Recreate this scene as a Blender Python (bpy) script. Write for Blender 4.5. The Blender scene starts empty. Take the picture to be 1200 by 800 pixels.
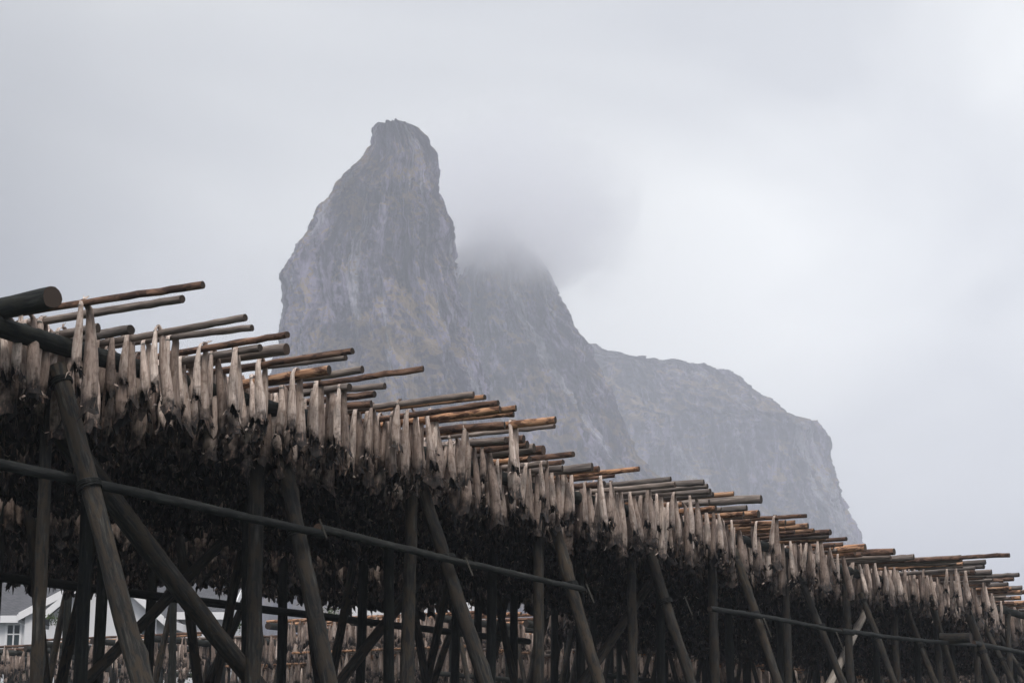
import bpy, math, random
import numpy as np
from mathutils import Vector, Matrix
R = math.radians
random.seed(7)
rng = np.random.default_rng(7)
C = bpy.context.scene.collection
S = bpy.context.scene

# ------------------------------------------------------------------ camera
F = 2150.0
PITCH = math.atan(500 / F)
CAM = np.array([0.0, 0.0, 1.6])
cam = bpy.data.cameras.new('camera')
cam.sensor_width = 36.0; cam.lens = 36.0 * F / 1200.0
cam.clip_start = 0.1; cam.clip_end = 20000
cam.dof.use_dof = False
camo = bpy.data.objects.new('camera', cam); C.objects.link(camo)
camo.location = CAM; camo.rotation_euler = (math.pi / 2 + PITCH, 0, 0)
S.camera = camo

# ------------------------------------------------------------------ world, sun, exposure
SUN_EL, SUN_AZ = 46, 158          # azimuth clockwise from +Y (north): behind the camera, to its right
w = bpy.data.worlds.new('World'); S.world = w; w.use_nodes = True
nt = w.node_tree; nt.nodes.clear()
N = nt.nodes.new
out = N('ShaderNodeOutputWorld'); bg = N('ShaderNodeBackground'); bg.inputs[1].default_value = 0.093
sky = N('ShaderNodeTexSky'); sky.sky_type = 'NISHITA'; sky.sun_disc = False
sky.sun_elevation = R(SUN_EL); sky.sun_rotation = R(SUN_AZ); sky.air_density = 1.2; sky.dust_density = 3
tc = N('ShaderNodeTexCoord')
mp = N('ShaderNodeMapping'); mp.inputs['Scale'].default_value = (1, 1, 1.9)
nt.links.new(tc.outputs['Generated'], mp.inputs[0])
no = N('ShaderNodeTexNoise'); no.inputs['Scale'].default_value = 3.1; no.inputs['Detail'].default_value = 3.5
no.inputs['Roughness'].default_value = 0.42; no.inputs['Distortion'].default_value = 0.5
nt.links.new(mp.outputs[0], no.inputs['Vector'])
cr = N('ShaderNodeValToRGB'); e = cr.color_ramp.elements
e[0].position = 0.34; e[0].color = (5.4, 5.5, 5.65, 1); e[1].position = 0.66; e[1].color = (8.2, 8.25, 8.1, 1)
nt.links.new(no.outputs['Fac'], cr.inputs[0])
# broad brightening of the overcast towards the right of the view, heavier cloud to the lower left
def lobe(d, power, gain):
    v = N('ShaderNodeVectorMath'); v.operation = 'DOT_PRODUCT'
    nt.links.new(tc.outputs['Generated'], v.inputs[0]); v.inputs[1].default_value = Vector(d).normalized()
    m = N('ShaderNodeMath'); m.operation = 'MAXIMUM'; nt.links.new(v.outputs['Value'], m.inputs[0]); m.inputs[1].default_value = 0
    p = N('ShaderNodeMath'); p.operation = 'POWER'; nt.links.new(m.outputs[0], p.inputs[0]); p.inputs[1].default_value = power
    g = N('ShaderNodeMath'); g.operation = 'MULTIPLY'; nt.links.new(p.outputs[0], g.inputs[0]); g.inputs[1].default_value = gain
    return g
g1 = lobe((0.27, 1.0, 0.25), 60, 0.38)
g5 = lobe((-0.005, 1.0, 0.29), 420, -0.13)
g2 = lobe((-0.38, 1.0, 0.24), 90, -0.75)
g4 = lobe((0, 0, 1), 3, 0.8)
ad5 = N('ShaderNodeMath'); nt.links.new(g4.outputs[0], ad5.inputs[0]); nt.links.new(g5.outputs[0], ad5.inputs[1]); g4 = ad5
g3 = lobe((-0.30, 1.0, 0.46), 60, -0.16)
ad = N('ShaderNodeMath'); nt.links.new(g1.outputs[0], ad.inputs[0]); nt.links.new(g2.outputs[0], ad.inputs[1])
ad3 = N('ShaderNodeMath'); ad4 = N('ShaderNodeMath'); nt.links.new(ad.outputs[0], ad4.inputs[0]); nt.links.new(g4.outputs[0], ad4.inputs[1])
nt.links.new(ad4.outputs[0], ad3.inputs[0]); nt.links.new(g3.outputs[0], ad3.inputs[1])
ad2 = N('ShaderNodeMath'); nt.links.new(ad3.outputs[0], ad2.inputs[0]); ad2.inputs[1].default_value = 1.0
ml = N('ShaderNodeVectorMath'); ml.operation = 'SCALE'
nt.links.new(cr.outputs[0], ml.inputs[0]); nt.links.new(ad2.outputs[0], ml.inputs['Scale'])
mx = N('ShaderNodeMix'); mx.data_type = 'RGBA'; mx.inputs[0].default_value = 0.9
nt.links.new(sky.outputs[0], mx.inputs[6]); nt.links.new(ml.outputs[0], mx.inputs[7])
nt.links.new(mx.outputs[2], bg.inputs[0]); nt.links.new(bg.outputs[0], out.inputs[0])

sl = bpy.data.lights.new('sun', 'SUN'); sl.energy = 1.5; sl.angle = R(14); sl.color = (1.0, 0.93, 0.86)
so = bpy.data.objects.new('sun', sl); C.objects.link(so)
sd = Vector((math.sin(R(SUN_AZ)) * math.cos(R(SUN_EL)), math.cos(R(SUN_AZ)) * math.cos(R(SUN_EL)), math.sin(R(SUN_EL))))
so.rotation_euler = sd.to_track_quat('Z', 'Y').to_euler(); so.location = (20, -20, 40)

S.view_settings.view_transform = 'Standard'; S.view_settings.look = 'None'
S.view_settings.exposure = 0.52; S.view_settings.gamma = 1; S.view_settings.use_curve_mapping = False
S.render.engine = 'CYCLES'
S.cycles.max_bounces = 22; S.cycles.diffuse_bounces = 3; S.cycles.glossy_bounces = 2; S.cycles.volume_bounces = 20
S.cycles.volume_step_rate = 1.0; S.cycles.volume_max_steps = 96
S.cycles.use_denoising = True
try: S.cycles.denoiser = 'OPENIMAGEDENOISE'
except Exception: pass

# ------------------------------------------------------------------ measuring helpers: a sight line to a plane at a real height / distance
FW = np.array([0, math.cos(PITCH), math.sin(PITCH)]); UP = np.array([0, -math.sin(PITCH), math.cos(PITCH)]); RT = np.array([1.0, 0, 0])
def ray(x, y): return (x - 600) * RT + F * FW + (400 - y) * UP
def at_h(x, y, h): r = ray(x, y); return CAM + r * (h - 1.6) / r[2]
def at_y(x, y, Y): r = ray(x, y); return CAM + r * Y / r[1]
AZ = math.atan(1300 / (F / math.cos(PITCH)))
DL = np.array([math.sin(AZ), math.cos(AZ), 0])        # along the racks
DB = np.array([-math.cos(AZ), math.sin(AZ), 0])       # across the racks, along the poles
O = at_h(90, 355, 5.0); O[2] = 0
def P(s, b, h): v = O + DL * s + DB * b; return np.array([v[0], v[1], h])
def sb(p): d = np.array(p) - O; return float(d @ DL), float(d @ DB)
def px(p):
    d = np.array(p) - CAM; z = d @ FW
    return 600 + F * (d @ RT) / z, 400 - F * (d @ UP) / z, z
def at_s(x, y, s):                                     # sight line meets the upright plane across the rack at s
    r = ray(x, y); t = (s - (CAM - O) @ DL) / (r @ DL); return CAM + r * t
def at_b(x, y, b):                                     # sight line meets the upright plane along the rack at b
    r = ray(x, y); t = (b - (CAM - O) @ DB) / (r @ DB); return CAM + r * t
def b_for_x(s, h, x):
    lo, hi = -4.0, 40.0
    for _ in range(40):
        m = (lo + hi) / 2
        if px(P(s, m, h))[0] > x: lo = m
        else: hi = m
    return (lo + hi) / 2

# ------------------------------------------------------------------ noise in numpy
def _hash(ix, iy, iz, seed):
    n = (ix * 374761393 + iy * 668265263 + iz * 1274126177 + seed * 974634777) & 0xffffffff
    n = ((n ^ (n >> 13)) * 1274126177) & 0xffffffff
    n = ((n ^ (n >> 16)) * 2246822519) & 0xffffffff
    return ((n ^ (n >> 15)) & 0xffffff) / float(0xffffff)
def vnoise(p, seed=0):
    i = np.floor(p).astype(np.int64); f = p - i; u = f * f * f * (f * (f * 6 - 15) + 10)
    r = 0
    for dx in (0, 1):
        for dy in (0, 1):
            for dz in (0, 1):
                wgt = (u[:, 0] if dx else 1 - u[:, 0]) * (u[:, 1] if dy else 1 - u[:, 1]) * (u[:, 2] if dz else 1 - u[:, 2])
                r = r + wgt * _hash(i[:, 0] + dx, i[:, 1] + dy, i[:, 2] + dz, seed)
    return r * 2 - 1
def fbm(p, octv=5, gain=.5, seed=0, ridged=False):
    a, s, r = 1.0, 0.0, 0
    for k in range(octv):
        n = vnoise(p, seed + k * 17)
        if ridged: n = 1 - 2 * np.abs(n)
        r = r + a * n; s += a; a *= gain; p = p * 2.03 + 11.3
    return r / s

# ------------------------------------------------------------------ mesh helpers
def mesh_from(name, v, faces, mats=(), mi=None, smooth=True):
    me = bpy.data.meshes.new(name); me.from_pydata([tuple(q) for q in v], [], [tuple(f) for f in faces])
    for m in mats: me.materials.append(m)
    if mi is not None: me.polygons.foreach_set('material_index', np.array(mi, dtype=np.int32))
    if smooth: me.polygons.foreach_set('use_smooth', np.ones(len(me.polygons), dtype=bool))
    me.update(); return me
def mesh_np(name, v, loops, starts, mats, mi, attr=None, smooth=True):
    me = bpy.data.meshes.new(name)
    me.vertices.add(len(v)); me.vertices.foreach_set('co', v.astype(np.float32).ravel())
    me.loops.add(len(loops)); me.loops.foreach_set('vertex_index', loops.astype(np.int32))
    me.polygons.add(len(starts)); me.polygons.foreach_set('loop_start', starts.astype(np.int32))
    for m in mats: me.materials.append(m)
    if mi is not None: me.polygons.foreach_set('material_index', mi.astype(np.int32))
    me.polygons.foreach_set('use_smooth', np.full(len(starts), smooth, dtype=bool))
    if attr is not None:
        for k, a in attr.items():
            at = me.attributes.new(k, 'FLOAT', 'POINT'); at.data.foreach_set('value', a.astype(np.float32))
    me.update(calc_edges=True); me.validate(); return me
def link(name, me, parent=None, loc=None, label=None, cat=None, group=None, kind=None):
    o = bpy.data.objects.new(name, me); C.objects.link(o)
    if loc is not None: o.location = [float(q) for q in loc]
    if parent is not None: o.parent = parent
    if label: o['label'] = label
    if cat: o['category'] = cat
    if group: o['group'] = group
    if kind: o['kind'] = kind
    return o

# ------------------------------------------------------------------ materials
def mat(name):
    m = bpy.data.materials.new(name); m.use_nodes = True; t = m.node_tree
    b = t.nodes['Principled BSDF']; b.inputs['Roughness'].default_value = .85
    if 'Specular IOR Level' in b.inputs: b.inputs['Specular IOR Level'].default_value = .25
    return m, t, b
def noise_n(t, vec, scale, detail=4, rough=.55, dist=0):
    n = t.nodes.new('ShaderNodeTexNoise'); n.inputs['Scale'].default_value = scale; n.inputs['Detail'].default_value = detail
    n.inputs['Roughness'].default_value = rough; n.inputs['Distortion'].default_value = dist
    if vec: t.links.new(vec, n.inputs['Vector'])
    return n.outputs['Fac']
def mapping(t, vec, scale, loc=(0, 0, 0)):
    m = t.nodes.new('ShaderNodeMapping'); m.inputs['Scale'].default_value = scale; m.inputs['Location'].default_value = loc
    t.links.new(vec, m.inputs[0]); return m.outputs[0]
def ramp(t, fac, stops, interp='LINEAR'):
    r = t.nodes.new('ShaderNodeValToRGB'); c = r.color_ramp; c.interpolation = interp
    while len(c.elements) < len(stops): c.elements.new(.5)
    for el, (p_, col) in zip(c.elements, stops):
        el.position = p_; el.color = (*col, 1) if len(col) == 3 else col
    t.links.new(fac, r.inputs[0]); return r.outputs[0]
def mix(t, fac, a, b, mode='MIX'):
    m = t.nodes.new('ShaderNodeMix'); m.data_type = 'RGBA'; m.blend_type = mode
    for k, v_ in ((0, fac), (6, a), (7, b)):
        if isinstance(v_, (int, float)): m.inputs[k].default_value = v_
        elif isinstance(v_, tuple): m.inputs[k].default_value = (*v_, 1)
        else: t.links.new(v_, m.inputs[k])
    return m.outputs[2]
def math_n(t, op, a, b=0.0):
    m = t.nodes.new('ShaderNodeMath'); m.operation = op
    for k, v_ in ((0, a), (1, b)):
        if isinstance(v_, (int, float)): m.inputs[k].default_value = v_
        else: t.links.new(v_, m.inputs[k])
    return m.outputs[0]
def bump(t, b, h, strength=.5, dist=.01):
    n = t.nodes.new('ShaderNodeBump'); n.inputs['Strength'].default_value = strength; n.inputs['Distance'].default_value = dist
    t.links.new(h, n.inputs['Height']); t.links.new(n.outputs[0], b.inputs['Normal'])
def objinfo(t): return t.nodes.new('ShaderNodeObjectInfo').outputs['Random']

def log_material(name, dark, base, light, bark=None, rings=False):
    m, t, b = mat(name)
    co = t.nodes.new('ShaderNodeTexCoord').outputs['Object']
    rnd = objinfo(t)
    off = t.nodes.new('ShaderNodeCombineXYZ'); t.links.new(math_n(t, 'MULTIPLY', rnd, 37.0), off.inputs[2])
    v = t.nodes.new('ShaderNodeVectorMath'); t.links.new(co, v.inputs[0]); t.links.new(off.outputs[0], v.inputs[1])
    v = v.outputs[0]
    grain = noise_n(t, mapping(t, v, (26, 26, 2.2)), 1.6, 6, .62)
    col = ramp(t, grain, [(.25, dark), (.5, base), (.75, light)])
    if bark:
        patch = noise_n(t, mapping(t, v, (9, 9, 3.2)), 1.7, 5, .65, .5)
        col = mix(t, ramp(t, patch, [(.46, (0, 0, 0)), (.56, (1, 1, 1))]), col, bark)
    big = noise_n(t, mapping(t, v, (2, 2, .9)), 1.5, 2, .5)
    col = mix(t, 1.0, col, ramp(t, big, [(.25, (.62, .62, .64)), (.75, (1.25, 1.22, 1.18))]), 'MULTIPLY')
    col = mix(t, 1.0, col, ramp(t, rnd, [(0, (.72, .74, .76)), (1, (1.2, 1.15, 1.1))]), 'MULTIPLY')
    t.links.new(col, b.inputs['Base Color']); bump(t, b, grain, .55, .012)
    return m
M = {}
M['grey'] = log_material('weathered_grey_wood', (.07, .06, .057), (.20, .17, .155), (.42, .37, .34))
M['brown'] = log_material('brown_bark', (.055, .035, .028), (.20, .12, .085), (.36, .24, .18), bark=(.07, .045, .038))
M['orange'] = log_material('orange_bark', (.20, .10, .055), (.54, .31, .185), (.76, .52, .37), bark=(.12, .065, .045))
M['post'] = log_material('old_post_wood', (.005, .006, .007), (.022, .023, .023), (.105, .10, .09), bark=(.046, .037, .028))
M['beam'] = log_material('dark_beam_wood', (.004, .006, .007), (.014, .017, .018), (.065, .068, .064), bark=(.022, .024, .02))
M['rail'] = log_material('dark_rail_wood', (.006, .007, .008), (.016, .018, .018), (.065, .068, .065), bark=(.011, .013, .013))  # rail and lashing tone, near-black and faintly cool
M['pale'] = log_material('peeled_pale_wood', (.12, .11, .10), (.26, .24, .22), (.38, .36, .33))
def end_material():
    m, t, b = mat('cut_end_wood')
    co = t.nodes.new('ShaderNodeTexCoord').outputs['Object']
    wv = t.nodes.new('ShaderNodeTexWave'); wv.wave_type = 'RINGS'; wv.rings_direction = 'Z'; wv.inputs['Scale'].default_value = 24
    wv.inputs['Distortion'].default_value = 2; t.links.new(co, wv.inputs['Vector'])
    c = ramp(t, wv.outputs['Fac'], [(0, (.022, .018, .016)), (1, (.06, .045, .038))])
    c = mix(t, 1.0, c, ramp(t, objinfo(t), [(0, (.6, .6, .6)), (.8, (1.1, 1.05, 1)), (1, (1.7, 1.4, 1.2))]), 'MULTIPLY')
    t.links.new(c, b.inputs['Base Color']); return m
M['end'] = end_material()

def fish_material(name, inner=False, stuff=False):
    m, t, b = mat(name); b.inputs['Roughness'].default_value = .62
    if 'Specular IOR Level' in b.inputs: b.inputs['Specular IOR Level'].default_value = .3
    at = t.nodes.new('ShaderNodeAttribute'); at.attribute_name = 'tint'
    al = t.nodes.new('ShaderNodeAttribute'); al.attribute_name = 'along'
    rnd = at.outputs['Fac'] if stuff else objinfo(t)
    co = t.nodes.new('ShaderNodeTexCoord').outputs['Object']
    off = t.nodes.new('ShaderNodeVectorMath'); off.operation = 'ADD'
    cx = t.nodes.new('ShaderNodeCombineXYZ'); t.links.new(math_n(t, 'MULTIPLY', rnd, 23.0), cx.inputs[0])
    t.links.new(co, off.inputs[0]); t.links.new(cx.outputs[0], off.inputs[1])
    n1 = noise_n(t, mapping(t, off.outputs[0], (34, 34, 5)), 1.5, 4, .62)
    n2 = noise_n(t, off.outputs[0], 16, 3, .6)
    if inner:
        c = ramp(t, n1, [(.3, (.007, .011, .013)), (.6, (.022, .021, .022)), (.8, (.14, .09, .07))])  # shade of the hollow is put into this near-black, cool flesh colour
    else:
        skin = ramp(t, n1, [(.28, (.26, .20, .17)), (.45, (.52, .43, .38)), (.60, (.68, .59, .53)), (.72, (.84, .76, .70))])
        skin = mix(t, ramp(t, n2, [(.52, (0, 0, 0)), (.66, (.6, .6, .6))]), skin, (.24, .175, .14))
        # dried collar flesh browner, darker than tail skin; cool shade put into its colour too
        wob = math_n(t, 'ADD', al.outputs['Fac'], math_n(t, 'MULTIPLY', math_n(t, 'SUBTRACT', n2, .5), .35))
        collar = ramp(t, n1, [(.3, (.012, .013, .014)), (.56, (.045, .034, .03)), (.72, (.42, .30, .24))])
        c = mix(t, ramp(t, wob, [(.74, (0, 0, 0)), (.92, (1, 1, 1))]), skin, collar)
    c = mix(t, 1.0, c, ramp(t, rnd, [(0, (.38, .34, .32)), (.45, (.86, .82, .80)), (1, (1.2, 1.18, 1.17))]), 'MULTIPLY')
    t.links.new(c, b.inputs['Base Color']); bump(t, b, n1, .6, .01)
    return m
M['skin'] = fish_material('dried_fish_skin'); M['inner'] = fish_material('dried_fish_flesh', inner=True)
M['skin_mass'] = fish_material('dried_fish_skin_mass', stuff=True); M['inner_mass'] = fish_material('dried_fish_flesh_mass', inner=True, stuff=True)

# ------------------------------------------------------------------ ground and far land
def ground_material():
    m, t, b = mat('rough_grass_ground')
    co = t.nodes.new('ShaderNodeTexCoord').outputs['Object']
    n = noise_n(t, co, .35, 6, .6); n2 = noise_n(t, co, 6, 4, .6)
    c = ramp(t, n, [(.3, (.016, .032, .026)), (.55, (.03, .045, .034)), (.75, (.05, .06, .052))])
    c = mix(t, .5, c, ramp(t, n2, [(.3, (.012, .022, .018)), (.7, (.04, .055, .04))]))
    t.links.new(c, b.inputs['Base Color']); bump(t, b, n2, .5, .05); return m
gx = np.concatenate([np.linspace(-6000, -90, 30), np.linspace(-80, 80, 90), np.linspace(90, 6000, 30)])
gy = np.concatenate([np.linspace(-6000, -30, 24), np.linspace(-20, 110, 100), np.linspace(120, 6000, 30)])
X, Y = np.meshgrid(gx, gy, indexing='ij'); pts = np.stack([X.ravel(), Y.ravel(), 0 * X.ravel()], 1)
Z = .10 * fbm(pts * .35, 4, seed=3) * (np.abs(pts[:, 0]) < 100) * (np.abs(pts[:, 1]) < 130) - .12
pts[:, 2] = Z
nx, ny = X.shape
fc = [(i * ny + j, (i + 1) * ny + j, (i + 1) * ny + j + 1, i * ny + j + 1) for i in range(nx - 1) for j in range(ny - 1)]
link('ground', mesh_from('ground', pts, fc, [ground_material()]), kind='structure')

def rock_material(name, grass, slab, slant=.08):
    m, t, b = mat(name); b.inputs['Roughness'].default_value = .9
    tcn = t.nodes.new('ShaderNodeTexCoord'); co = tcn.outputs['Object']
    a = t.nodes.new('ShaderNodeAttribute'); a.attribute_name = 'flow'; a.attribute_type = 'GEOMETRY'
    u = t.nodes.new('ShaderNodeAttribute'); u.attribute_name = 'fall'
    cx = t.nodes.new('ShaderNodeCombineXYZ'); t.links.new(math_n(t, 'ADD', a.outputs['Fac'], math_n(t, 'MULTIPLY', u.outputs['Fac'], slant)), cx.inputs[0]); t.links.new(u.outputs['Fac'], cx.inputs[1])
    n1 = noise_n(t, mapping(t, co, (1, 1, .8)), .035, 10, .74, .3)
    n2 = noise_n(t, mapping(t, co, (1, 1, .34)), .085, 9, .74, .5)
    st = noise_n(t, mapping(t, cx.outputs[0], (1, .13, 1)), .06, 8, .66, .3)
    rock = ramp(t, n2, [(.38, (.010, .008, .022)), (.49, (.052, .042, .080)), (.60, (.32, .29, .41))])
    pale = ramp(t, n2, [(.35, (.14, .14, .17)), (.62, (.58, .58, .64))])
    rock = mix(t, ramp(t, st, [(.545, (0, 0, 0)), (.60, (slab, slab, slab))]), rock, pale)
    dk = noise_n(t, mapping(t, cx.outputs[0], (1, .3, 1), (300, 70, 0)), .16, 7, .7, .3)
    rock = mix(t, ramp(t, dk, [(.55, (0, 0, 0)), (.63, (.75, .75, .75))]), rock, (.018, .016, .026))
    geo = t.nodes.new('ShaderNodeNewGeometry'); sp = t.nodes.new('ShaderNodeSeparateXYZ'); t.links.new(geo.outputs['Normal'], sp.inputs[0])
    g = math_n(t, 'ADD', math_n(t, 'MULTIPLY', sp.outputs[2], .22), n1)
    gr = ramp(t, n2, [(.36, (.045, .028, .015)), (.5, (.17, .115, .055)), (.62, (.34, .25, .12))])
    c = mix(t, ramp(t, g, [(grass, (0, 0, 0)), (grass + .07, (.85, .85, .85))]), rock, gr)
    t.links.new(c, b.inputs['Base Color']); bump(t, b, n2, 1.0, 9.0); return m

def mountain(name, D, left, right, depth, mats, seed, rough, nlev=330, nang=420, ymax=640, lean=0.0, fine=.6, slant=1.0):
    """closed rocky body: stacked, noise-worn contours whose half width follows the measured flanks"""
    ys = np.concatenate([np.linspace(right[0][1], ymax, nlev), np.linspace(ymax + 15, 960, 14)])
    xl = np.interp(ys, [q[1] for q in left], [q[0] for q in left]); xr = np.interp(ys, [q[1] for q in right], [q[0] for q in right])
    ph = np.linspace(0, 2 * math.pi, nang, endpoint=False)
    cen = [at_y((a + b_) / 2, y, D) for a, b_, y in zip(xl, xr, ys)]
    hw = np.array([(b_ - a) / 2 * D / (F * math.cos(PITCH)) for a, b_ in zip(xl, xr)]) * 1.0
    V = np.zeros((len(ys), nang, 3)); cen = np.array(cen)
    dr = np.maximum(hw * depth, 6) * np.clip(np.sqrt((ys - ys[0]) / 110), .12, 1)
    V[:, :, 0] = cen[:, None, 0] + hw[:, None] * np.cos(ph)[None]
    V[:, :, 1] = D + dr[:, None] * np.sin(ph)[None] + lean * (cen[0, 2] - cen[:, None, 2])
    V[:, :, 2] = cen[:, None, 2]
    p = V.reshape(-1, 3).copy()
    q = p * np.array([1, 1, .38])
    nr = fbm(q * .012 + seed, 4, .5, seed, True) * 1.0 + fbm(q * .05 + seed, 5, .62, seed + 5, True) * fine
    nf = fbm(p * np.array([1, 1, .7]) * .22 + seed, 4, .65, seed + 9) * .22
    env = np.repeat(np.minimum(1, hw / (hw.max() * .35) + .38), nang)
    fl_ = np.tile(ph, len(ys)) * hw.max() * .62
    gl = fbm(np.stack([fl_ * .05 + p[:, 2] * .012 * slant, p[:, 2] * .010, np.full(len(p), seed * 1.3)], 1), 5, .55, seed + 77, True)
    nz = nr * .8 + nf + gl * .75; d = (nz - nz.mean()) * rough * env
    ed = nf * 1.5 + fbm(q * .09 + 7, 4, .6, seed + 31, True) * .16; ed -= ed.mean()
    dirx = np.tile(np.cos(ph), len(ys)); diry = np.tile(np.sin(ph), len(ys))
    # the flanks keep their measured line, the face is free to buckle
    p[:, 0] += (d * .22 + ed * min(rough, 9) * env * .8) * dirx; p[:, 1] += d * diry * 1.0
    p[:, 2] += fbm(p * .06 + 40, 3, .5, seed + 3) * rough * .12
    top = len(p); cap = cen[0] + np.array([0, lean * 0, .5]); p = np.vstack([p, cap[None]])
    L_ = len(ys)
    i, j = np.meshgrid(np.arange(L_ - 1), np.arange(nang), indexing='ij'); j2 = (j + 1) % nang
    quads = np.stack([i * nang + j, (i + 1) * nang + j, (i + 1) * nang + j2, i * nang + j2], -1).reshape(-1, 4)
    tris = np.stack([np.full(nang, top), np.arange(nang), (np.arange(nang) + 1) % nang], 1)
    loops = np.concatenate([quads.ravel(), tris.ravel()])
    starts = np.concatenate([np.arange(len(quads)) * 4, len(quads) * 4 + np.arange(nang) * 3])
    flow = np.append(np.tile(ph / (2 * math.pi), L_) * 2 * math.pi * hw.max() * .62, 0)
    flow = flow + 0
    me = mesh_np(name, p, loops, starts, mats, None, {'flow': flow, 'fall': np.append(np.repeat(cen[:, 2], nang), 0)})
    o = link(name, me, kind='structure'); return o

spL = [(441, 147), (435, 152), (434, 165), (429, 182), (412, 203), (399, 217), (393, 232), (381, 245), (372, 262), (360, 285), (345, 305), (335, 325), (332, 345), (331, 370), (330, 395), (325, 420), (312, 480), (290, 560), (250, 700), (200, 960)]
spR = [(478, 147), (488, 151), (498, 165), (508, 185), (513, 205), (516, 235), (527, 258), (533, 275), (533, 300), (538, 330), (545, 360), (556, 395), (569, 440), (582, 500), (605, 600), (650, 700), (760, 960)]
mountain('rock_spire', 700, spL, spR, .75, [rock_material('spire_rock', .555, .75)], 3, 15.0, nlev=420, nang=640, ymax=560)
mdL = [(566, 250), (558, 264), (545, 285), (520, 310), (490, 350), (440, 450), (400, 560), (300, 960)]
mdR = [(588, 250), (596, 264), (606, 282), (626, 298), (646, 325), (660, 355), (672, 385), (690, 412), (704, 445), (722, 490), (746, 545), (790, 600), (860, 700), (1000, 960)]
mountain('cloudy_mountain', 900, mdL, mdR, .8, [rock_material('mountain_rock', .56, 1.0, .50)], 21, 20.0, nlev=300, nang=560, ymax=620)
rgL = [(640, 405), (600, 420), (560, 440), (500, 520), (400, 700), (300, 960)]
rgR = [(702, 405), (714, 412), (750, 421), (800, 429), (833, 434), (858, 437), (880, 450), (900, 468), (925, 490), (938, 501), (957, 504), (968, 520), (968, 545), (974, 565), (981, 590), (989, 615), (996, 635), (1012, 700), (1040, 800), (1080, 960)]
mountain('ridge_mountain', 1250, rgL, rgR, .55, [rock_material('ridge_rock', .575, .9, .40)], 41, 26.0, nlev=300, nang=640, ymax=680)
# low hazy land on the far side of the water
hlL = [(-900, 735), (-1200, 800), (-1400, 960)]; hlR = [(1150, 735), (1420, 790), (1700, 960)]
mountain('far_hill', 1750, hlL, hlR, .12, [rock_material('far_rock', .62, .4)], 61, 20.0, nlev=80, nang=400, ymax=860)

# ------------------------------------------------------------------ haze and the cloud on the middle summit
def box_mesh(name, lo, hi, m=None):
    v = [(x, y, z) for x in (lo[0], hi[0]) for y in (lo[1], hi[1]) for z in (lo[2], hi[2])]
    f = [(0, 1, 3, 2), (4, 6, 7, 5), (0, 4, 5, 1), (2, 3, 7, 6), (0, 2, 6, 4), (1, 5, 7, 3)]
    return mesh_from(name, v, f, [m] if m else [], smooth=False)
hm = bpy.data.materials.new('haze_air'); hm.use_nodes = True; t = hm.node_tree; t.nodes.clear()
mo = t.nodes.new('ShaderNodeOutputMaterial'); pv = t.nodes.new('ShaderNodeVolumePrincipled')
pv.inputs['Color'].default_value = (.85, .88, .985, 1); pv.inputs['Density'].default_value = .00070; pv.inputs['Anisotropy'].default_value = 0.0
t.links.new(pv.outputs[0], mo.inputs['Volume'])
link('haze', box_mesh('haze', (-6500, -6500, -3), (6500, 6500, 325), hm), kind='stuff')

def cloud(name, c, r, dens, seed, label):
    m = bpy.data.materials.new('cloud_vapour'); m.use_nodes = True; t = m.node_tree; t.nodes.clear()
    mo = t.nodes.new('ShaderNodeOutputMaterial'); pv = t.nodes.new('ShaderNodeVolumePrincipled')
    pv.inputs['Color'].default_value = (.99, .99, 1, 1); pv.inputs['Anisotropy'].default_value = .78
    tcn = t.nodes.new('ShaderNodeTexCoord')
    ln = t.nodes.new('ShaderNodeVectorMath'); ln.operation = 'LENGTH'; t.links.new(tcn.outputs['Object'], ln.inputs[0])
    mpn = mapping(t, tcn.outputs['Object'], (1, 1, 1), (seed, seed, 0))
    n = noise_n(t, mpn, 2.6, 5, .62, .9)
    s_ = math_n(t, 'SUBTRACT', 1.0, ln.outputs['Value'])
    s_ = math_n(t, 'ADD', s_, math_n(t, 'MULTIPLY', math_n(t, 'SUBTRACT', n, .5), 1.7))
    mr = t.nodes.new('ShaderNodeMapRange'); mr.interpolation_type = 'SMOOTHSTEP'; t.links.new(s_, mr.inputs[0])
    mr.inputs[1].default_value = .08; mr.inputs[2].default_value = .75; mr.inputs[3].default_value = 0; mr.inputs[4].default_value = dens
    edge = t.nodes.new('ShaderNodeMapRange'); t.links.new(ln.outputs['Value'], edge.inputs[0])
    edge.interpolation_type = 'SMOOTHSTEP'; edge.inputs[1].default_value = .98; edge.inputs[2].default_value = .25; edge.inputs[3].default_value = 0; edge.inputs[4].default_value = 1
    t.links.new(math_n(t, 'MULTIPLY', mr.outputs[0], edge.outputs[0]), pv.inputs['Density'])
    t.links.new(pv.outputs[0], mo.inputs['Volume'])
    import bmesh
    bm = bmesh.new(); bmesh.ops.create_icosphere(bm, subdivisions=4, radius=1.0); me = bpy.data.meshes.new(name); bm.to_mesh(me); bm.free()
    me.materials.append(m)
    o = link(name, me, loc=c, kind='stuff'); o.scale = r; return o
cloud('cloud', at_y(584, 256, 885), (96, 165, 62), .050, 3.0, '')
cloud('cloud', at_y(262, 340, 780), (75, 120, 38), .006, 9.0, '')

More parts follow.
